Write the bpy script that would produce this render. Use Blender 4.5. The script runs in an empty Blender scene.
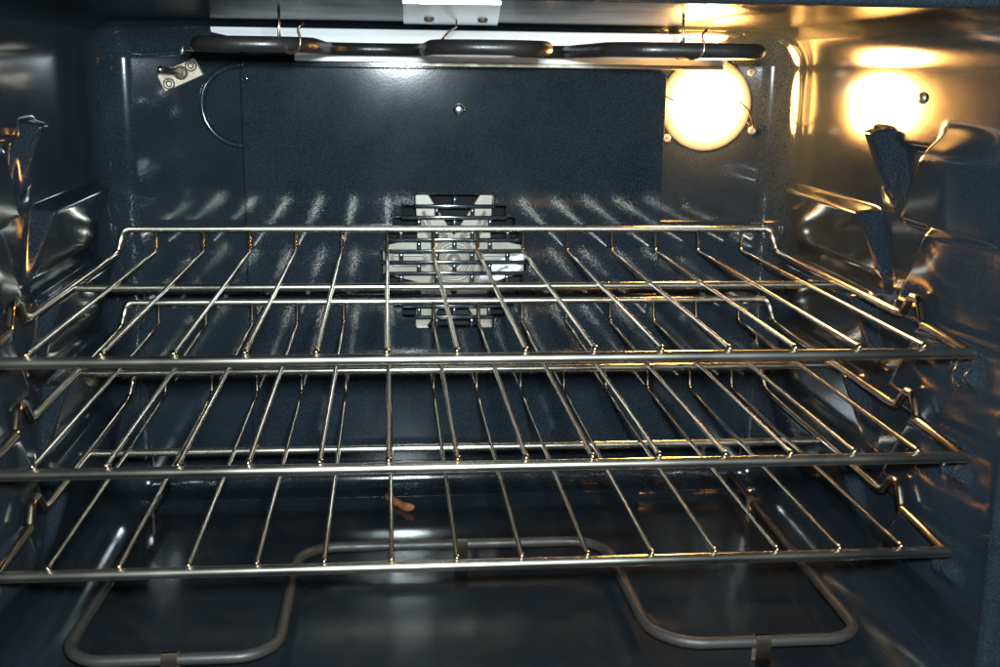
import bpy, bmesh, math, random
import numpy as np
from mathutils import Vector, Matrix
random.seed(7)
S = bpy.context.scene
C = S.collection

# ------------------------------------------------------------------ camera
CAM = Vector((-0.0604, -0.6722, 0.1691))
yaw, pitch, roll = 0.09663, 0.22895, -0.01346
fwd = Vector((math.sin(yaw)*math.cos(pitch), math.cos(yaw)*math.cos(pitch), -math.sin(pitch)))
right = Vector((math.cos(yaw), -math.sin(yaw), 0))
down = fwd.cross(right)
r2 = math.cos(roll)*right + math.sin(roll)*down
d2 = -math.sin(roll)*right + math.cos(roll)*down
cd = bpy.data.cameras.new('camera')
cam = bpy.data.objects.new('camera', cd); C.objects.link(cam)
M = Matrix((r2, -d2, -fwd)).transposed().to_4x4()
M.translation = CAM
cam.matrix_world = M
cd.sensor_width = 36; cd.lens = 36*1.15895; cd.clip_start = 0.01; cd.clip_end = 50
S.camera = cam

# ------------------------------------------------------------------ light: dim kitchen, camera flash (the oven bulb is in its builder)
W = bpy.data.worlds.new('World'); S.world = W; W.use_nodes = True
W.node_tree.nodes['Background'].inputs[0].default_value = (0.6, 0.75, 1.0, 1)
W.node_tree.nodes['Background'].inputs[1].default_value = 0.012
fl = bpy.data.lights.new('camera_flash', 'AREA'); fl.shape = 'RECTANGLE'; fl.size = 0.05; fl.size_y = 0.03
fl.energy = 21; fl.color = (0.80, 0.94, 1.0)
flo = bpy.data.objects.new('camera_flash', fl); C.objects.link(flo)
Mf = M.copy(); Mf.translation = CAM + 0.022*r2 - 0.036*d2
flo.matrix_world = Mf
S.view_settings.view_transform = 'Standard'; S.view_settings.look = 'None'
S.view_settings.gamma = 1; S.view_settings.exposure = 0; S.view_settings.use_curve_mapping = False
S.render.engine = 'CYCLES'

# ------------------------------------------------------------------ helpers
def tag(o, label=None, cat=None, group=None, kind=None):
    if label: o['label'] = label
    if cat: o['category'] = cat
    if group: o['group'] = group
    if kind: o['kind'] = kind
    return o
def empty(name, loc=(0, 0, 0), label=None, cat=None, group=None):
    o = bpy.data.objects.new(name, None); C.objects.link(o); o.location = loc; o.empty_display_size = 0.02
    return tag(o, label, cat, group)
def obj(name, me, mat, parent=None, smooth=True):
    if isinstance(me, bmesh.types.BMesh):
        bm = me; me = bpy.data.meshes.new(name); bm.to_mesh(me); bm.free()
    if mat: me.materials.append(mat)
    if smooth:
        me.polygons.foreach_set('use_smooth', [True]*len(me.polygons))
    o = bpy.data.objects.new(name, me); C.objects.link(o)
    if parent:
        o.parent = parent
        o.matrix_parent_inverse = Matrix.Translation(-world_loc(parent))
    return o
def world_loc(o):
    v = Vector((0, 0, 0))
    while o: v = v + o.location + (o.matrix_parent_inverse.translation if o.parent else Vector((0, 0, 0))); o = o.parent
    return v
def fillet(pts, r, n=6):
    """round the corners of a polyline with radius r (number or one per point)"""
    pts = [Vector(p) for p in pts]; out = [pts[0]]
    for i in range(1, len(pts)-1):
        a, b, c = pts[i-1], pts[i], pts[i+1]
        rr = r[i] if isinstance(r, (list, tuple)) else r
        u = (a-b).normalized(); v = (c-b).normalized(); ang = u.angle(v)
        if rr <= 0 or ang > 3.10: out.append(b); continue
        t = min(rr/math.tan(ang/2), (a-b).length*.49, (c-b).length*.49)
        rr2 = t*math.tan(ang/2)
        ctr = b + (u+v).normalized()*rr2/math.sin(ang/2)
        p0 = b+u*t; p1 = b+v*t; e0 = p0-ctr; e1 = p1-ctr; tot = e0.angle(e1); ax = e0.cross(e1).normalized()
        for k in range(n+1): out.append(ctr + Matrix.Rotation(tot*k/n, 3, ax) @ e0)
    out.append(pts[-1]); return out
def tube(bm, pts, r, seg=10, cap=True, dome=False):
    pts = [Vector(p) for p in pts]
    n = len(pts)
    rad = r if isinstance(r, (list, tuple)) else [r]*n
    tg = []
    for i in range(n):
        a = pts[max(i-1, 0)]; b = pts[min(i+1, n-1)]
        if 0 < i < n-1: t = ((pts[i]-a).normalized()+(b-pts[i]).normalized())
        else: t = b-a
        tg.append(t.normalized())
    up = Vector((0, 0, 1)) if abs(tg[0].z) < .9 else Vector((1, 0, 0))
    nx = (up - tg[0]*up.dot(tg[0])).normalized()
    P = list(pts); RR = list(rad); T = list(tg)
    if dome:
        for (idx, sgn) in ((0, -1), (-1, 1)):
            ext = []
            for q in (.5, .87, .99):
                ext.append((P[idx] + T[idx]*sgn*RR[idx]*q, RR[idx]*math.sqrt(max(0.0, 1-q*q)), T[idx]))
            if sgn < 0:
                ext.reverse(); P = [e[0] for e in ext]+P; RR = [e[1] for e in ext]+RR; T = [e[2] for e in ext]+T
            else:
                P += [e[0] for e in ext]; RR += [e[1] for e in ext]; T += [e[2] for e in ext]
    rings = []
    for p, rr, t in zip(P, RR, T):
        nx = (nx - t*nx.dot(t)).normalized(); ny = t.cross(nx)
        rings.append([bm.verts.new(p + (nx*math.cos(2*math.pi*k/seg)+ny*math.sin(2*math.pi*k/seg))*rr) for k in range(seg)])
    for A, B in zip(rings, rings[1:]):
        for k in range(seg): bm.faces.new((A[k], A[(k+1) % seg], B[(k+1) % seg], B[k]))
    if cap:
        bm.faces.new(rings[0][::-1]); bm.faces.new(rings[-1])
    return bm
def tb(pts, r, seg=10, dome=False): return tube(bmesh.new(), pts, r, seg, True, dome)
def lathe(prof, axis_o, axis_d, seg=32, bm=None, ref=None):
    """prof: list of (radius, height along axis)"""
    bm = bm or bmesh.new(); d = Vector(axis_d).normalized(); o = Vector(axis_o)
    x = (Vector((0, 0, 1)) if abs(d.z) < .9 else Vector((1, 0, 0))); x = (x-d*x.dot(d)).normalized(); y = d.cross(x)
    rings = []
    for r, h in prof:
        if r < 1e-6: rings.append([bm.verts.new(o+d*h)])
        else: rings.append([bm.verts.new(o+d*h+(x*math.cos(2*math.pi*k/seg)+y*math.sin(2*math.pi*k/seg))*r) for k in range(seg)])
    for A, B in zip(rings, rings[1:]):
        if len(A) == 1 and len(B) == 1: continue
        for k in range(seg):
            k2 = (k+1) % seg
            if len(A) == 1: bm.faces.new((A[0], B[k2], B[k]))
            elif len(B) == 1: bm.faces.new((A[k], A[k2], B[0]))
            else: bm.faces.new((A[k], A[k2], B[k2], B[k]))
    bmesh.ops.recalc_face_normals(bm, faces=bm.faces)
    return bm
def box(lo, hi, bev=0.0, seg=2, bm=None):
    b = bmesh.new()
    bmesh.ops.create_cube(b, size=1)
    lo = Vector(lo); hi = Vector(hi)
    for v in b.verts: v.co = Vector((lo[i]+(v.co[i]+.5)*(hi[i]-lo[i]) for i in range(3)))
    if bev: bmesh.ops.bevel(b, geom=b.edges[:], offset=bev, segments=seg, profile=.5, affect='EDGES')
    return b
def prism(poly, y0, y1, bev=0.0, holes=()):
    """poly in (x,z), between y0 (front) and y1 (back)"""
    b = bmesh.new(); es = []
    for lp in [poly]+list(holes):
        vs = [b.verts.new((x, y0, z)) for x, z in lp]
        es += [b.edges.new((vs[i], vs[(i+1) % len(vs)])) for i in range(len(vs))]
    bmesh.ops.triangle_fill(b, use_beauty=True, use_dissolve=True, edges=es)
    r = bmesh.ops.extrude_face_region(b, geom=b.faces[:])
    for v in [g for g in r['geom'] if isinstance(g, bmesh.types.BMVert)]: v.co.y = y1
    bmesh.ops.recalc_face_normals(b, faces=b.faces)
    if bev:
        ed = [e for e in b.edges if len(e.link_faces) == 2 and e.calc_face_angle(0) > .6]
        bmesh.ops.bevel(b, geom=ed, offset=bev, segments=2, profile=.5, affect='EDGES', clamp_overlap=True)
    return b

# ------------------------------------------------------------------ materials
def mat(name):
    m = bpy.data.materials.new(name); m.use_nodes = True; nt = m.node_tree
    return m, nt, nt.nodes['Principled BSDF']
def noise(nt, scale, detail=2.0, rough=.5, vec=None):
    n = nt.nodes.new('ShaderNodeTexNoise'); n.inputs['Scale'].default_value = scale
    n.inputs['Detail'].default_value = detail; n.inputs['Roughness'].default_value = rough
    if vec is None:
        g = nt.nodes.new('ShaderNodeNewGeometry'); vec = g.outputs['Position']
    nt.links.new(vec, n.inputs['Vector']); return n
def ramp(nt, fac, stops):
    r = nt.nodes.new('ShaderNodeValToRGB'); nt.links.new(fac, r.inputs[0])
    e = r.color_ramp.elements
    e[0].position, e[0].color = stops[0][0], (*stops[0][1], 1)
    e[1].position, e[1].color = stops[-1][0], (*stops[-1][1], 1)
    for p, c in stops[1:-1]:
        x = e.new(p); x.color = (*c, 1)
    return r
def mix(nt, fac, a, b, mode='MIX'):
    m = nt.nodes.new('ShaderNodeMix'); m.data_type = 'RGBA'; m.blend_type = mode
    for sock, v in ((m.inputs[0], fac), (m.inputs[6], a), (m.inputs[7], b)):
        if hasattr(v, 'links'): nt.links.new(v, sock)
        else: sock.default_value = v if isinstance(v, float) else (*v, 1)
    return m.outputs[2]
def bump(nt, height, strength, dist, bs):
    b = nt.nodes.new('ShaderNodeBump'); b.inputs['Strength'].default_value = strength; b.inputs['Distance'].default_value = dist
    nt.links.new(height, b.inputs['Height']); nt.links.new(b.outputs[0], bs.inputs['Normal']); return b
def enamel(name, rough=.13, dirt=0.0, base=(0.0075, 0.0112, 0.0152), lite=(0.028, 0.037, 0.046)):
    m, nt, bs = mat(name)
    sp = noise(nt, 1000, 3, .75)
    spk = ramp(nt, sp.outputs['Fac'], [(.0, base), (.46, base), (.70, lite), (1, lite)])
    big = noise(nt, 22, 4, .6)
    col = mix(nt, .35, spk.outputs[0], ramp(nt, big.outputs['Fac'], [(.3, (.0042, .0064, .009)), (.75, (.017, .0225, .028))]).outputs[0])
    if dirt:
        dn = noise(nt, 45, 6, .65)
        msk = ramp(nt, dn.outputs['Fac'], [(.52, (0, 0, 0)), (.70, (dirt,)*3)])
        col = mix(nt, msk.outputs[0], col, (.045, .026, .014))
        sn = noise(nt, 160, 2, .5)
        ms2 = ramp(nt, sn.outputs['Fac'], [(.70, (0, 0, 0)), (.74, (dirt,)*3)])
        col = mix(nt, ms2.outputs[0], col, (.008, .006, .005))
    nt.links.new(col, bs.inputs['Base Color'])
    rr = ramp(nt, big.outputs['Fac'], [(.25, (rough*.92,)*3), (.8, (rough*1.15,)*3)])
    nt.links.new(rr.outputs[0], bs.inputs['Roughness'])
    bs.inputs['IOR'].default_value = 1.52
    bump(nt, noise(nt, 420, 2, .6).outputs['Fac'], .025, .0005, bs)
    return m
def metal(name, col, rough, tint=None, tscale=30, tfac=.5, bscale=0, mtl=1.0):
    m, nt, bs = mat(name); bs.inputs['Metallic'].default_value = mtl; bs.inputs['Roughness'].default_value = rough
    if tint:
        n = noise(nt, tscale, 4, .6)
        r = ramp(nt, n.outputs['Fac'], [(.35, col), (.7, tint)])
        nt.links.new(mix(nt, tfac, col, r.outputs[0]), bs.inputs['Base Color'])
        rr = ramp(nt, n.outputs['Fac'], [(.3, (rough*.8,)*3), (.8, (rough*1.5,)*3)])
        nt.links.new(rr.outputs[0], bs.inputs['Roughness'])
    else: bs.inputs['Base Color'].default_value = (*col, 1)
    if bscale: bump(nt, noise(nt, bscale, 3, .6).outputs['Fac'], .25, .0006, bs)
    return m
EN = enamel('enamel')
ENB = enamel('enamel_back', rough=.075)
ENC = enamel('enamel_ceiling', rough=.24)
ENC.node_tree.nodes['Principled BSDF'].inputs['IOR'].default_value = 1.14
ENF = enamel('enamel_floor', rough=.14, dirt=.30, base=(.006, .0075, .0092), lite=(.019, .0225, .026))
CHROME = metal('rack_steel', (.66, .58, .47), .155, (.44, .30, .18), 7, .7, 0)
BARS = metal('rack_bar_steel', (.86, .82, .70), .24, (.62, .53, .40), 9, .6, 0)
ELEM = metal('element_sheath', (.015, .0145, .0145), .33, (.025, .019, .016), 60, .6, 700, mtl=.35)
BAKE = metal('bake_element_sheath', (.042, .038, .033), .45, (.027, .025, .023), 50, .7, 700, mtl=.3)
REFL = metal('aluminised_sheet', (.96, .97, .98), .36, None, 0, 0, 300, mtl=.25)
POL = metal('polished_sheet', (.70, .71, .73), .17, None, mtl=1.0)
ZINC = metal('zinc_plate', (.24, .20, .155), .36, (.15, .115, .085), 90, .6, 500, mtl=.7)
CREAM, _nt, _bs = mat('pale_stamped_steel')
_n = noise(_nt, 60, 3, .6); _nt.links.new(ramp(_nt, _n.outputs['Fac'], [(.3, (.22, .185, .145)), (.75, (.30, .27, .22))]).outputs[0], _bs.inputs['Base Color'])
_bs.inputs['Roughness'].default_value = .35; _bs.inputs['Metallic'].default_value = .15
WIRE = metal('thin_wire', (.50, .42, .34), .25, (.55, .28, .12), 120, .7)
DARK = metal('dark_cavity', (.012, .012, .013), .6, None, mtl=0.0)
GRILL = enamel('enamel_grille', rough=.14)
GRILL.node_tree.nodes['Principled BSDF'].inputs['IOR'].default_value = 1.7
CRUMB, _nt, _bs = mat('rusty_crumb')
_n = noise(_nt, 300, 4, .7); _nt.links.new(ramp(_nt, _n.outputs['Fac'], [(.3, (.10, .03, .008)), (.7, (.32, .11, .03))]).outputs[0], _bs.inputs['Base Color'])
_bs.inputs['Roughness'].default_value = .8
def emit(name, col, st):
    m, nt, bs = mat(name)
    bs.inputs['Base Color'].default_value = (.8, .75, .65, 1); bs.inputs['Roughness'].default_value = .1
    bs.inputs['Emission Color'].default_value = (*col, 1); bs.inputs['Emission Strength'].default_value = st
    return m

# ------------------------------------------------------------------ oven cavity (the setting)
XW, ZF, ZC, YB, YF, RC = 0.3205, -0.25, 0.203, 0.41, -0.012, 0.034
FANC = (-0.0005, -0.012)
oven = empty('oven_cavity', (0, 0.2, ZF), 'dark blue speckled enamel inside of the oven that holds the racks', 'oven')
bm = bmesh.new(); bmesh.ops.create_cube(bm, size=1)
for v in bm.verts:
    v.co = Vector(((v.co.x)*2*XW, -.35 if v.co.y < 0 else YB, ZF if v.co.z < 0 else ZC))
bmesh.ops.bevel(bm, geom=bm.edges[:], offset=RC, segments=12, profile=.5, affect='EDGES')
g = bm.verts[:]+bm.edges[:]+bm.faces[:]
bmesh.ops.bisect_plane(bm, geom=g, plane_co=(0, YF, 0), plane_no=(0, -1, 0), clear_outer=True)
def anorm(p):
    lo = Vector((-XW+RC, -.35+RC, ZF+RC)); hi = Vector((XW-RC, YB-RC, ZC-RC))
    c = Vector((min(max(p[i], lo[i]), hi[i]) for i in range(3)))
    d = c-p
    return d.normalized() if d.length > 1e-7 else Vector((0, -1, 0))
groups = {k: [] for k in ('back', 'left', 'right', 'floor', 'ceil')}
flat_back = None
for f in bm.faces:
    c = f.calc_center_median(); n = anorm(c)
    if f.calc_area() > .1 and abs(c.y-YB) < 1e-4: flat_back = [v.co.copy() for v in f.verts]; continue
    k = 'back' if n.y < -.35 else 'left' if n.x > .72 else 'right' if n.x < -.72 else 'floor' if n.z > 0 else 'ceil'
    groups[k].append([v.co.copy() for v in f.verts])
bm.free()
def part_mesh(name, polys, m, extra=None):
    vs = {}; V = []; F = []
    for p in polys:
        idx = []
        for c in p:
            key = (round(c.x, 5), round(c.y, 5), round(c.z, 5))
            if key not in vs: vs[key] = len(V); V.append(c)
            idx.append(vs[key])
        a = (p[1]-p[0]).cross(p[2]-p[1])
        ctr = sum(p, Vector())/len(p)
        if a.dot(anorm(ctr)) < 0: idx.reverse()
        F.append(idx)
    me = bpy.data.meshes.new(name); me.from_pydata(V, [], F)
    o = obj(name, me, m, oven)
    me.normals_split_custom_set_from_vertices([anorm(v) for v in V])
    return o
# flat of the back wall with a round opening for the fan
hb = bmesh.new(); es = []
xs = [v.x for v in flat_back]; zs = [v.z for v in flat_back]
outer = [(min(xs), min(zs)), (max(xs), min(zs)), (max(xs), max(zs)), (min(xs), max(zs))]
hole = [(FANC[0]+.078*math.cos(2*math.pi*k/48), FANC[1]+.078*math.sin(2*math.pi*k/48)) for k in range(48)]
for lp in (outer, hole):
    vv = [hb.verts.new((x, YB, z)) for x, z in lp]
    es += [hb.edges.new((vv[i], vv[(i+1) % len(vv)])) for i in range(len(vv))]
bmesh.ops.triangle_fill(hb, use_beauty=True, edges=es)
groups['back'] += [[v.co.copy() for v in f.verts] for f in hb.faces]; hb.free()
back_wall = part_mesh('back_wall', groups['back'], ENB)
# ---- side walls: pressed steel, a height field with the rack supports raised out of the sheet
LEVELS = (.0605, -.0062, -.0728, -.1422)
TH0 = math.radians(22.5)
U0, U1 = YF, YB-RC+RC*TH0
Z0, Z1 = ZF+RC, ZC-RC
NU, NZ = 250, 430
uu = np.linspace(U0, U1, NU); zz = np.linspace(Z0, Z1, NZ)
UU, ZZ = np.meshgrid(uu, zz, indexing='ij')
def sstep(x): x = np.clip(x, 0, 1); return x*x*(3-2*x)
HF = np.zeros_like(UU); LAB = np.zeros(UU.shape, int); nlab = 0
def wedge(zt, zb, f0, f1, r0, r1, h0, h1, ramp_f=.010, ramp_r=.010, drop=0.0, soft=0.0):
    """top z, bottom z, front edge top/bottom, rear edge top/bottom, height top/bottom; drop lowers the top towards the front"""
    global HF, LAB, nlab
    nlab += 1
    top = zt - drop*np.clip((r0-UU)/max(r0-f0, 1e-6), 0, 1)
    t = np.clip((top-ZZ)/(top-zb), 0, 1)
    f = f0+(f1-f0)*t; r = r0+(r1-r0)*t
    inside = (ZZ <= top) & (ZZ >= zb-.010)
    h = (h0+(h1-h0)*t**.8)*sstep((UU-f)/ramp_f)*sstep((r-UU)/ramp_r)*sstep((ZZ-(zb-.010))/.014)*inside
    if soft: h = h*sstep((top-ZZ+.0004)/(.0008+soft*np.clip((r0-.02-UU)/(r0-f0), 0, 1)))
    LAB[(h > HF) & (h > .0006)] = nlab
    HF = np.maximum(HF, h)
for zt in LEVELS:
    zb = zt-.050
    wedge(zt, zb, .192, .158, .392, .380, .0172, .0045, .018, .016)
wedge(.124, .076, .182, .166, .224, .198, .015, .004, .014, .010)
# front column: one broad bulge with a zigzag rear edge, stepped slightly at every level
def bulge(zt, zb, r0, r1, h0, h1, toprise=0.0, botfade=0.0):
    global HF, LAB, nlab
    nlab += 1
    t = np.clip((zt-ZZ)/(zt-zb), 0, 1); r = r0+(r1-r0)*t
    h = (h0+(h1-h0)*t)*sstep((UU+.012)/.095)*sstep((r-UU)/.010)
    if toprise: h = h*sstep((zt+.012-ZZ)/toprise)
    if botfade: h = h*sstep((ZZ-zb)/botfade)
    h = h*(ZZ <= zt+(.012 if toprise else 0))*(ZZ > zb)
    LAB[(h > HF) & (h > .0006)] = nlab
    HF = np.maximum(HF, h)
edges = (.124,)+LEVELS+(-.205,)
for i in range(5):
    bulge(edges[i], edges[i+1], .108 if i == 0 else .096, .152, .0165, .0105, .030 if i == 0 else 0, .03 if i == 4 else 0)
# shallow V shaped dish between the two top bulges
vt = np.clip((.115-ZZ)/.045, 0, 1)
HF -= .0045*sstep((UU-(.118+.030*vt))/.006)*sstep(((.182-.026*vt)-UU)/.006)*sstep((.115-ZZ)/.004)*sstep((ZZ-.070)/.01)*(HF < .001)
def blur(A, ax, sig, step):
    n = max(1, int(3*sig/step)); k = np.exp(-.5*(np.arange(-n, n+1)*step/sig)**2); k /= k.sum()
    P = np.pad(A, [(n, n) if i == ax else (0, 0) for i in range(2)], mode='edge'); out = np.zeros_like(A)
    for i, w in enumerate(k):
        out += w*(P[i:i+A.shape[0], :] if ax == 0 else P[:, i:i+A.shape[1]])
    return out
SU, SZ = (U1-U0)/(NU-1), (Z1-Z0)/(NZ-1)
HF = blur(blur(HF, 0, .0026, SU), 1, .0015, SZ)
edge = sstep((UU-U0)/.012)*sstep((U1-UU)/.012)*sstep((ZZ-Z0)/.012)*sstep((Z1-ZZ)/.012)
for zt in LEVELS[1:]:   # small pressed stops near the mouth of each level
    for yy in (.021, .033):
        HF += .0065*np.exp(-((UU-yy)**2+(ZZ-(zt-.020))**2)/(2*.0042**2))
HF *= edge
def side_wall(side, polys):
    th = np.clip((UU-(YB-RC))/RC, 0, None)
    PX = XW-RC*(1-np.cos(th)); PYy = np.where(th > 0, YB-RC+RC*np.sin(th), UU)
    NX, NY = -np.cos(th), -np.sin(th)
    P = np.stack([(PX+NX*HF)*side, PYy+NY*HF, ZZ], -1)
    du = np.gradient(P, axis=0); dz = np.gradient(P, axis=1)
    N = np.cross(du, dz); N /= np.linalg.norm(N, axis=-1, keepdims=True)
    if N[5, 5, 0]*side > 0: N = -N
    idx = np.arange(NU*NZ).reshape(NU, NZ)
    Q = np.stack([idx[:-1, :-1], idx[1:, :-1], idx[1:, 1:], idx[:-1, 1:]], -1)
    if side > 0: Q = Q[..., ::-1]
    L = LAB[:-1, :-1]
    PF, NF = P.reshape(-1, 3), N.reshape(-1, 3)
    def make(name, lab, parent, extra=None):
        q = Q[L == lab]
        used, inv = np.unique(q, return_inverse=True)
        V = PF[used].tolist(); F = inv.reshape(-1, 4).tolist(); NN = NF[used].tolist()
        if extra:
            for p in extra:
                k = len(V); ctr = sum(p, Vector())/len(p)
                pp = p if (p[1]-p[0]).cross(p[2]-p[1]).dot(anorm(ctr)) > 0 else p[::-1]
                V += [tuple(c) for c in pp]; NN += [tuple(anorm(c)) for c in pp]; F.append(list(range(k, k+len(pp))))
        me = bpy.data.meshes.new(name); me.from_pydata(V, [], F)
        o = obj(name, me, EN, parent)
        me.normals_split_custom_set_from_vertices(NN)
        return o
    rest = []
    for p in polys:
        c = sum(p, Vector())/len(p)
        if not (Z0 < c.z < Z1): rest.append(p)
    w = make('side_wall', 0, oven, rest)
    for k in range(1, nlab+1): make('rack_support', k, w)
    return w
wall_l = side_wall(-1, groups['left'])
wall_r = side_wall(1, groups['right'])
floor = part_mesh('oven_floor', groups['floor'], ENF)
ceil = part_mesh('oven_ceiling', groups['ceil'], ENC)
# front frame: a face round the opening with a rolled inner lip
def rrect(x, z0, z1, r, n=8):
    out = []
    for cx, cz, a0 in ((x-r, z1-r, 0), (-x+r, z1-r, 90), (-x+r, z0+r, 180), (x-r, z0+r, 270)):
        for k in range(n+1):
            a = math.radians(a0+90*k/n); out.append((cx+r*math.cos(a), cz+r*math.sin(a)))
    return out
fb = bmesh.new(); rings = []
for off, y in ((0, YF), (0.0008, YF-.003), (.003, YF-.0055), (.007, YF-.0065), (.055, YF-.0065), (.058, YF-.004), (.058, YF+.02)):
    rings.append([fb.verts.new((x, y, z)) for x, z in rrect(XW+off, ZF-off, ZC+off, RC+off)])
for A, B in zip(rings, rings[1:]):
    for k in range(len(A)): fb.faces.new((A[k], A[(k+1) % len(A)], B[(k+1) % len(A)], B[k]))
obj('front_frame', fb, EN, oven)

# rivet on the right wall
obj('rivet', lathe([(0, .003), (.003, .0026), (.0042, .0012), (.0046, -.001)], (XW, .142, .149), (-1, 0, 0), 16), ZINC, oven)

# ------------------------------------------------------------------ fan cover panel on the back wall, with its brick pattern of slots
PY0, PY1 = YB-.0163, YB-.0005
cover = empty('fan_cover', (0, PY0, -.02)); cover.parent = oven; cover.matrix_parent_inverse = Matrix.Translation(-oven.location)
rows, pitchz = 12, .01045
zc0 = FANC[1]+pitchz*(rows-1)/2
hw = []
for k in range(rows):
    zr = abs(zc0-k*pitchz-FANC[1]); w = math.sqrt(max(.0665**2-(zr*.97)**2, 0)); hw.append(round(w/.004)*.004)
left, rightp = [], []
for k in range(rows):
    zt = zc0-k*pitchz+pitchz/2; zb = zt-pitchz
    rightp += [(FANC[0]+hw[k], zt), (FANC[0]+hw[k], zb)]; left += [(FANC[0]-hw[k], zt), (FANC[0]-hw[k], zb)]
def dedupe(l):
    o = []
    for p in l:
        if len(o) >= 2 and abs(o[-1][0]-p[0]) < 1e-6 and abs(o[-2][0]-p[0]) < 1e-6: o[-1] = p
        elif o and abs(o[-1][0]-p[0]) < 1e-6 and abs(o[-1][1]-p[1]) < 1e-6: pass
        else: o.append(p)
    return o
stepped = dedupe(rightp)+dedupe(left)[::-1]
slots = []
for x0, x1 in ((-.049, -.028), (-.021, .018), (.025, .042)):
    slots.append([(x0, -.1955), (x1, -.1955), (x1, -.1895), (x0, -.1895)])
px0, px1, pz0, pz1, cr = -.191, .1935, -.2065, .1645, .004
panel = [(px0+cr, pz0), (px1-cr, pz0), (px1, pz0+cr), (px1, pz1-cr), (px1-cr, pz1), (px0+cr, pz1), (px0, pz1-cr), (px0, pz0+cr)]
obj('panel', prism(panel, PY0, PY1, .0016, [stepped]+slots), ENB, cover, smooth=False)
for sl in slots:   # bright liner behind the three low slots
    (x0, z0), (x1, _), (_, z1), _ = sl
    obj('slot_liner', box((x0-.001, PY0+.004, z0-.001), (x1+.001, PY0+.0055, z1+.001)), CREAM, cover, smooth=False)
for k in range(rows):
    zt = zc0-k*pitchz+pitchz/2
    if k > 0:
        w = min(hw[k], hw[k-1])
        b = box((FANC[0]-w-.001, PY0-.0012, zt-.0018), (FANC[0]+w+.001, PY0+.0035, zt+.0018), .0008, 2)
        obj('slat', b, GRILL, cover)
    off = 0.0 if k % 2 == 0 else .0165
    j = -3
    while j <= 3:
        x = off+j*.033; j += 1
        if abs(x) < hw[k]-.003:
            obj('tie', box((FANC[0]+x-.0020, PY0-.0004, zt-pitchz+.0008), (FANC[0]+x+.0020, PY0+.003, zt-.0008), .0005, 1), GRILL, cover)
def screw(loc, d, m, parent, r=.0045, name='screw'):
    return obj(name, lathe([(0, .0024), (r*.25, .0012), (r*.55, .0024), (r*.85, .0018), (r, .0004), (r, -.001)], loc, d, 18), m, parent)
obj('screw', lathe([(0, .0020), (.0026, .0018), (.0046, .0012), (.0056, .0004), (.0058, -.001)], (.003, PY0, .128), (0, -1, 0), 20), POL, cover)
screw((-.187, PY0, .153), (0, -1, 0), ENB, cover, .0040)
screw((.188, PY0, -.19), (0, -1, 0), ENB, cover, .0040)
screw((-.187, PY0, -.19), (0, -1, 0), ENB, cover, .0040)
# ring knock-out half hidden by the cover
rg = bmesh.new()
tube(rg, [(-.192+.0355*math.cos(a), YB-.0006, .129+.0355*math.sin(a)) for a in [math.radians(88+q*4) for q in range(47)]], .0030, 10)
obj('knockout_ring', rg, EN, oven)
# recess behind the grille
obj('fan_recess', lathe([(.078, 0), (.078, .034), (0, .034)], (FANC[0], YB, FANC[1]), (0, 1, 0), 48), DARK, oven)

# ------------------------------------------------------------------ convection fan seen through the grille
fan = empty('convection_fan', (FANC[0], YB+.012, FANC[1]), 'pale star shaped convection fan mount behind the slotted grille of the back wall', 'fan')
half = [(0, .024), (.027, .066), (.0365, .066), (.0345, .032), (.0345, .021), (.0665, .0135), (.0665, -.0125), (.0345, -.021), (.0345, -.032), (.0365, -.066), (.027, -.066), (0, -.026)]
poly = half + [(-x, z) for x, z in half[-2:0:-1]]
plate = obj('mount_plate', prism([(FANC[0]+x, FANC[1]+z) for x, z in poly], YB-.004, YB-.001, .0006), CREAM, fan, smooth=False)
def rib(pts, r=.0015, n=3, rr=.003):
    obj('pressed_rib', tb(fillet([(FANC[0]+x, YB-.0043, FANC[1]+z) for x, z in pts], rr, n), r, 7), CREAM, plate)
for sg in (-1, 1):
    rib([(sg*.027, -.005), (sg*.058, -.005), (sg*.058, .005), (sg*.027, .005), (sg*.027, -.005)])
    for zs in (-1, 1):
        rib([(sg*.014, zs*.016), (sg*.029, zs*.046)], rr=0); rib([(sg*.019, zs*.015), (sg*.032, zs*.041)], rr=0)
    rib([(sg*.006, .022), (sg*.017, .027), (sg*.022, .020)], .0018, rr=.004)
for r in (.0135, .0190):
    obj('pressed_ring', tb([(FANC[0]+r*math.cos(a*math.pi/20), YB-.0046, FANC[1]+r*math.sin(a*math.pi/20)) for a in range(41)], .0016, 7), CREAM, plate)
obj('hub_plate', lathe([(.0105, .001), (.0100, -.0012), (.0085, -.0005), (.0055, -.0008), (.0055, -.0045), (.004, -.0062), (0, -.0068)], (FANC[0], YB-.0045, FANC[1]), (0, 1, 0), 40), CREAM, fan)
for k, (x, z, a, l) in enumerate(((.036, -.019, 20, .010), (.048, -.013, 25, .012), (.060, -.010, 30, .013), (.032, -.026, 15, .009), (.046, -.024, 25, .012), (.057, -.020, 20, .008))):
    b = bmesh.new(); bmesh.ops.create_uvsphere(b, u_segments=14, v_segments=8, radius=1)
    for v in b.verts:
        q = Vector((v.co.x*l, v.co.y*.0016, v.co.z*.0040*(1-.35*v.co.x)))
        ca, sa = math.cos(math.radians(a)), math.sin(math.radians(a))
        v.co = Vector((x+ca*q.x-sa*q.z, YB-.0105+q.y+.003*(k % 2), z+sa*q.x+ca*q.z))
    obj('fan_blade', b, REFL, fan)

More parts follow.
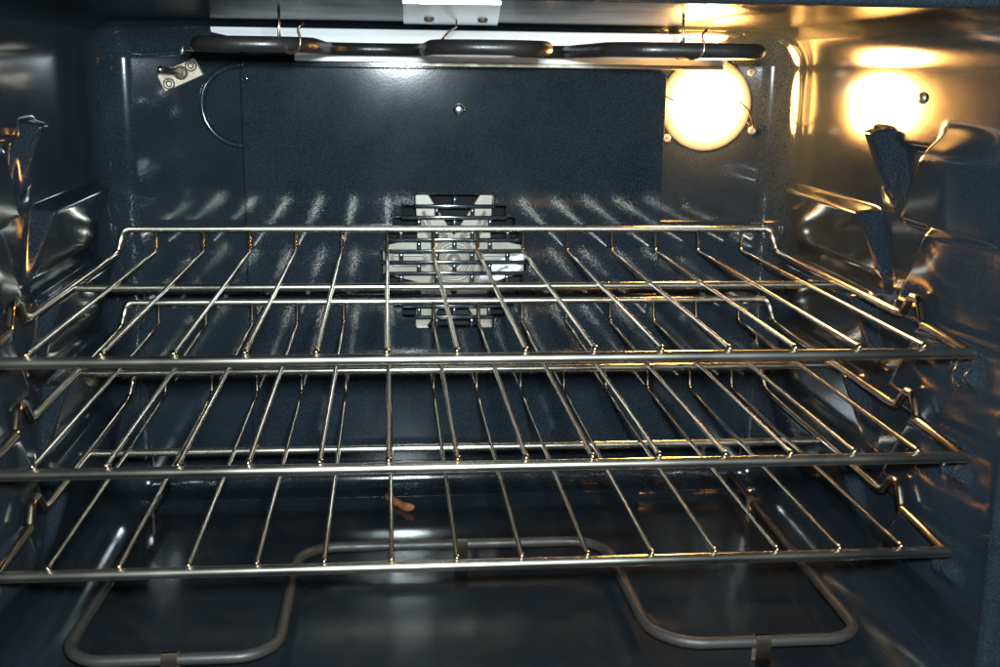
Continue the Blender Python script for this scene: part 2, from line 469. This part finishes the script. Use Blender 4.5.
# ------------------------------------------------------------------ added strip for the top highlight, added plate for a ceiling reflection
rf = empty('highlight_strip', (0.03, YB-.02, .18), 'added white metal strip standing for a blown-out highlight behind the broil element along the top', 'reflector')  # pale strip added to stand for a blown-out highlight
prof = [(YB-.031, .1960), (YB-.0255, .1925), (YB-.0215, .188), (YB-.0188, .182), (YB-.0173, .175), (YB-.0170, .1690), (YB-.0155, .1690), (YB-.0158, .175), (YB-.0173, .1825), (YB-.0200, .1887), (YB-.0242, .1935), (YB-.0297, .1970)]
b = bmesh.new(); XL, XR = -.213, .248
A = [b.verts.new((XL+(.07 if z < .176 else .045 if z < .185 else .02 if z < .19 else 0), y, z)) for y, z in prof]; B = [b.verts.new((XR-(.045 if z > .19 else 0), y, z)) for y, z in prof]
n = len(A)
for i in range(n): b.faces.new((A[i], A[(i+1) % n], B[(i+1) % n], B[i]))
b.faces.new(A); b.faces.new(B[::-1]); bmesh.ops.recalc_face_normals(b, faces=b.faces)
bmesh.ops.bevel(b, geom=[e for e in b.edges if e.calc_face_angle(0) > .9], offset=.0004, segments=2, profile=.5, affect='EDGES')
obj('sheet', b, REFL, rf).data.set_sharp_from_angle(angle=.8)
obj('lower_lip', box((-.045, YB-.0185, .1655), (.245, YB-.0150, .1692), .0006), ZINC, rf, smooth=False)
cp = empty('reflection_plate', (0, .2, ZC), 'added polished plate with two screws standing for a reflection on the oven ceiling', 'plate')  # plate added for a bright reflection patch, tapered to look upright from the camera
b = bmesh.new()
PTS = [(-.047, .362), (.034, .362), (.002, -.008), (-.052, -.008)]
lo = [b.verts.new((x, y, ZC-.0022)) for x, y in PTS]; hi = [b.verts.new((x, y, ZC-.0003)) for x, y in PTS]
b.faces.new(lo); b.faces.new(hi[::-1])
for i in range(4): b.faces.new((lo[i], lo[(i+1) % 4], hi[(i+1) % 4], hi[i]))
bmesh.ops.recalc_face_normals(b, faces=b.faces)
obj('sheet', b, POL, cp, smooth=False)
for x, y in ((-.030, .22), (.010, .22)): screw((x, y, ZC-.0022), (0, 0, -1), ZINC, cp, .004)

# ------------------------------------------------------------------ broil element
ZE = .1795
be = empty('broil_element', (0, .25, ZE), 'dark grey looped broil heating element hanging under the oven ceiling', 'heating element')
path = [(-.190, YB-.002, ZE), (-.190, .13, ZE), (-.112, .13, ZE), (-.112, .355, ZE), (-.030, .355, ZE), (-.030, .13, ZE), (.050, .13, ZE),
        (.050, .355, ZE), (.093, .355, ZE), (.093, .13, ZE), (.203, .13, ZE), (.203, YB-.002, ZE)]
obj('tube', tb(fillet(path, .034, 8), .0052, 16), ELEM, be)
def hanger(x, y):
    b = bmesh.new()
    pts = [(x-.012, y, ZC+.001), (x-.012, y, ZC-.009), (x-.012, y-.0045, ZE+.004)]
    tube(b, pts, .0009, 6)
    hook = [(x+.004, y-.003, ZE+.014), (x, y-.004, ZE+.010), (x+.002, y-.0055, ZE+.004), (x+.002, y-.0062, ZE), (x, y-.0045, ZE-.0045), (x-.005, y, ZE-.0058), (x-.010, y+.004, ZE-.0045), (x-.012, y+.006, ZE), (x-.012, y+.0045, ZE+.005), (x-.012, y-.0005, ZE+.0062)]
    tube(b, fillet(hook, .004, 4), .0009, 6)
    return obj('hanger', b, WIRE, be)
hanger(-.120, .13); hanger(.152, .13)
b = tb(fillet([(-.005, .30, ZC-.001), (-.006, .285, ZC-.006), (-.015, .24, ZE+.012), (-.022, .21, ZE+.0045)], .01, 4), .0008, 6)
obj('hanger', b, WIRE, be)

# ------------------------------------------------------------------ oven light
LX, LZ = .235, .1345
ol = empty('oven_light', (LX, YB, LZ), 'lit round oven bulb under glass glowing warm white in the upper back corner', 'light')
GLOW = emit('bulb_glow', (1.0, .47, .11), 1.0)   # frosted cover: brightest over the filament, fading to the edge
_nt = GLOW.node_tree; _g = _nt.nodes.new('ShaderNodeNewGeometry'); _v = _nt.nodes.new('ShaderNodeVectorMath'); _v.operation = 'DISTANCE'
_nt.links.new(_g.outputs['Position'], _v.inputs[0]); _v.inputs[1].default_value = (LX, YB-.023, LZ)
_m = _nt.nodes.new('ShaderNodeMapRange'); _m.interpolation_type = 'SMOOTHSTEP'; _nt.links.new(_v.outputs['Value'], _m.inputs['Value'])
_m.inputs['From Min'].default_value = .008; _m.inputs['From Max'].default_value = .044; _m.inputs['To Min'].default_value = 210.0; _m.inputs['To Max'].default_value = 180.0
_nt.links.new(_m.outputs[0], _nt.nodes['Principled BSDF'].inputs['Emission Strength'])
RIM_BLOOM = emit('rim_bloom_glow', (1.0, .60, .24), 1.0)  # rim emission fades outward, painting lens bloom round the bulb
RIM_BLOOM.node_tree.nodes['Principled BSDF'].inputs['Base Color'].default_value = (.12, .10, .08, 1)
_nt = RIM_BLOOM.node_tree; _g = _nt.nodes.new('ShaderNodeNewGeometry'); _v = _nt.nodes.new('ShaderNodeVectorMath'); _v.operation = 'DISTANCE'
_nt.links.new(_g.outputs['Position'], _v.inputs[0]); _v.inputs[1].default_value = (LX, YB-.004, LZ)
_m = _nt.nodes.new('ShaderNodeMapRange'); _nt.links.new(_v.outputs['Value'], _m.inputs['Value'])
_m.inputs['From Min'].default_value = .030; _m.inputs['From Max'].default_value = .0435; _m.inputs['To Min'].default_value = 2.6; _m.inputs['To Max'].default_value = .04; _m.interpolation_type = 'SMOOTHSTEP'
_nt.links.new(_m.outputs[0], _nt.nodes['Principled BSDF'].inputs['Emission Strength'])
obj('glass_cover', lathe([(.0300, .002), (.0300, .006), (.0285, .012), (.024, .0175), (.017, .021), (.009, .0225), (0, .023)], (LX, YB, LZ), (0, -1, 0), 40), GLOW, ol)
obj('glass_bloom_rim', lathe([(.0302, .0003), (.0435, .0003), (.0438, .0006), (.0425, .0012), (.0390, .0018), (.0345, .0022), (.0302, .0024), (.0302, .0003)], (LX, YB, LZ), (0, -1, 0), 40), RIM_BLOOM, ol)
for sgn in (1, -1):
    pts = [(LX+sgn*.047, YB-.001, LZ-sgn*.016-.006), (LX+sgn*.043, YB-.010, LZ-sgn*.012-.004), (LX+sgn*.036, YB-.016, LZ-sgn*.004), (LX+sgn*.022, YB-.0235, LZ+sgn*.006)]
    obj('retaining_wire', tb(fillet(pts, .006, 4), .0009, 6), WIRE, ol)
for x, z in ((LX+.046, LZ-.024), (LX-.036, LZ-.032), (LX+.042, LZ+.030)):
    screw((x, YB-.0002, z), (0, -1, 0), ZINC, ol, .0042)

# ------------------------------------------------------------------ temperature probe
tp = empty('temperature_probe', (-.246, YB, .155), 'small riveted metal temperature probe bracket high on the left of the back wall', 'temperature probe')
ca, sa = math.cos(math.radians(24)), math.sin(math.radians(24))
def tpp(u, v): return (-.2455+ca*u-sa*v, .1555+sa*u+ca*v)
obj('bracket', prism([tpp(u, v) for u, v in ((-.0185, -.0085), (.0190, -.0085), (.0190, .0085), (-.0165, .0085), (-.0185, .006))], YB-.0035, YB-.0005, .0006), ZINC, tp, smooth=False)
for u, v in ((-.0120, -.0035), (.0125, .0030)):
    x, z = tpp(u, v)
    obj('rivet', lathe([(.0018, .0002), (.0024, .0016), (.0040, .0020), (.0050, .0008), (.0052, -.0005)], (x, YB-.0036, z), (0, -1, 0), 20), ZINC, tp)
x, z = tpp(.002, .001)
rod = obj('rod', tb([(x, YB-.004, z), (x-.0005, YB-.012, z+.001), (x-.010, YB-.045, z+.003)], .0033, 12, True), metal('probe_steel', (.72, .63, .48), .25), tp)
obj('flange', lathe([(.0028, .0005), (.0062, .0005), (.0062, .0022), (.0030, .0030)], (x, YB-.0034, z), (0, -1, 0), 20), ZINC, tp)

# ------------------------------------------------------------------ bake element on the floor
ZB = -.232
bk = empty('bake_element', (0, .17, ZF), 'grey brown looped bake heating element lying low above the oven floor', 'heating element')
path = [(-.276, YB-.002, ZB), (-.287, .069, ZB), (-.141, .069, ZB), (-.139, .252, ZB), (.122, .252, ZB), (.125, .066, ZB), (.279, .066, ZB), (.279, YB-.002, ZB)]
obj('tube', tb(fillet(path, [0, .030, .030, .034, .034, .040, .028, 0], 9), .0043, 14), BAKE, bk)
CLIP = metal('support_clip', (.24, .19, .15), .45, (.16, .12, .09), 100, .6, mtl=.6)
for x, y in ((-.002, .252), (.203, .066), (-.213, .069), (.279, .33), (-.279, .33)):
    turn = abs(x) > .25
    b = bmesh.new()
    hx, hy = (.0055, .0045) if not turn else (.0045, .0055)
    ring = []
    for i in range(13):
        a = math.radians(-20+220*i/12)
        ring.append((math.cos(a)*.0050, math.sin(a)*.0050))
    prof = [(.0046, -.018+.0005)] + ring + [(-.0046, -.018+.0005)]
    A = []; B = []
    for u, w in prof:
        for arr, s in ((A, -1), (B, 1)):
            arr.append(b.verts.new((x+(u if turn else s*.0055), y+(s*.0055 if turn else u), ZB+w)))
    for i in range(len(A)-1): b.faces.new((A[i], A[i+1], B[i+1], B[i]))
    bmesh.ops.solidify(b, geom=b.faces[:], thickness=.0008)
    obj('support_leg', b, CLIP, bk)

# ------------------------------------------------------------------ racks
D, CB, RB, RW, RS = .3836, .2297, .0031, .0017, .0031
NW, SP = 14, .0415
def rack_meshes():
    out = []
    wv = bmesh.new()
    x = 0
    p = fillet([(0, -.0012, .0018), (0, D*.5, .0010), (0, D, .0002), (0, D+.0055, .0195)], [0, 0, .005, 0], 5)
    p = [p[0], p[0]+Vector((0, .0022, 0)), p[0]+Vector((0, .0040, 0))]+p[1:]
    tube(wv, p, [.0021, .0021]+[RW]*(len(p)-2), 10, True, True)
    me = bpy.data.meshes.new('wire'); wv.to_mesh(me); wv.free()
    me.polygons.foreach_set('use_smooth', [True]*len(me.polygons)); me.materials.append(CHROME)
    out.append(me)
    return out
WIREME = rack_meshes()[0]
def mk(name, bm):
    me = bpy.data.meshes.new(name); bm.to_mesh(me); bm.free(); me.materials.append(CHROME if name == 'side_rail' else BARS)
    me.polygons.foreach_set('use_smooth', [True]*len(me.polygons)); return me
FRONT = mk('front_bar', tb([(-.3015, 0, -.0036), (.3015, 0, -.0036)], .0036, 14, True))
CROSS = mk('crossbar', tb([(-.3086, CB, -.0034), (.3086, CB, -.0034)], RB, 12, True))
BACKR = mk('back_rail', tb(fillet([(-.3015, D-.004, .0022), (-.2985, D+.0062, .0200), (.2985, D+.0062, .0200), (.3015, D-.004, .0022)], .006, 5), .0032, 12, False))
def siderail(s):
    x = s*.3015
    p = [(x, D-.004, .0022), (x, D-.012, 0), (x, .112, -.0005), (x, .102, .0008), (x, .090, .0145), (x, .078, .0145), (x, .070, -.001), (x, .060, -.0012), (x, .0, -.0036)]
    return mk('side_rail', tb(fillet(p, [0, .004, .004, .006, .006, .006, .005, .003, 0], 4), .0031, 10, True))
SIDE = {s: siderail(s) for s in (-1, 1)}
def rack(loc, label):
    t = empty('oven_rack', loc, label, 'oven rack', 'chrome wire racks in the oven')
    for nm, me in (('front_bar', FRONT), ('crossbar', CROSS), ('back_rail', BACKR), ('side_rail', SIDE[-1]), ('side_rail', SIDE[1])):
        o = bpy.data.objects.new(nm, me); C.objects.link(o); o.parent = t
    for i in range(NW):
        o = bpy.data.objects.new('wire', WIREME); C.objects.link(o); o.parent = t
        o.location = ((i-(NW-1)/2)*SP+random.uniform(-.0006, .0006), 0, random.uniform(-.0002, .0002))
    return t
rack((0, 0, 0), 'top chrome wire oven rack of the three, nearest the bulb')
rack((.0002, -.0049, -.0666), 'middle chrome wire oven rack between the other two racks')
rack((.0008, .0061, -.1360), 'lowest chrome wire oven rack, just above the bake element')

# ------------------------------------------------------------------ crumb
cb = bmesh.new()
pts = [Vector((-.070+.030*t, .405-.036*t, ZF+.0045+.0015*math.sin(7*t))) for t in [i/8 for i in range(9)]]
tube(cb, pts, [.0016, .0035, .0042, .0034, .0040, .0036, .0044, .0042, .0018], 8)
for v in cb.verts: v.co += Vector((random.uniform(-.0007, .0007) for _ in range(3)))
tag(obj('crumb', cb, CRUMB, None), 'rust brown burnt crumb lying on the oven floor below the fan', 'crumb')
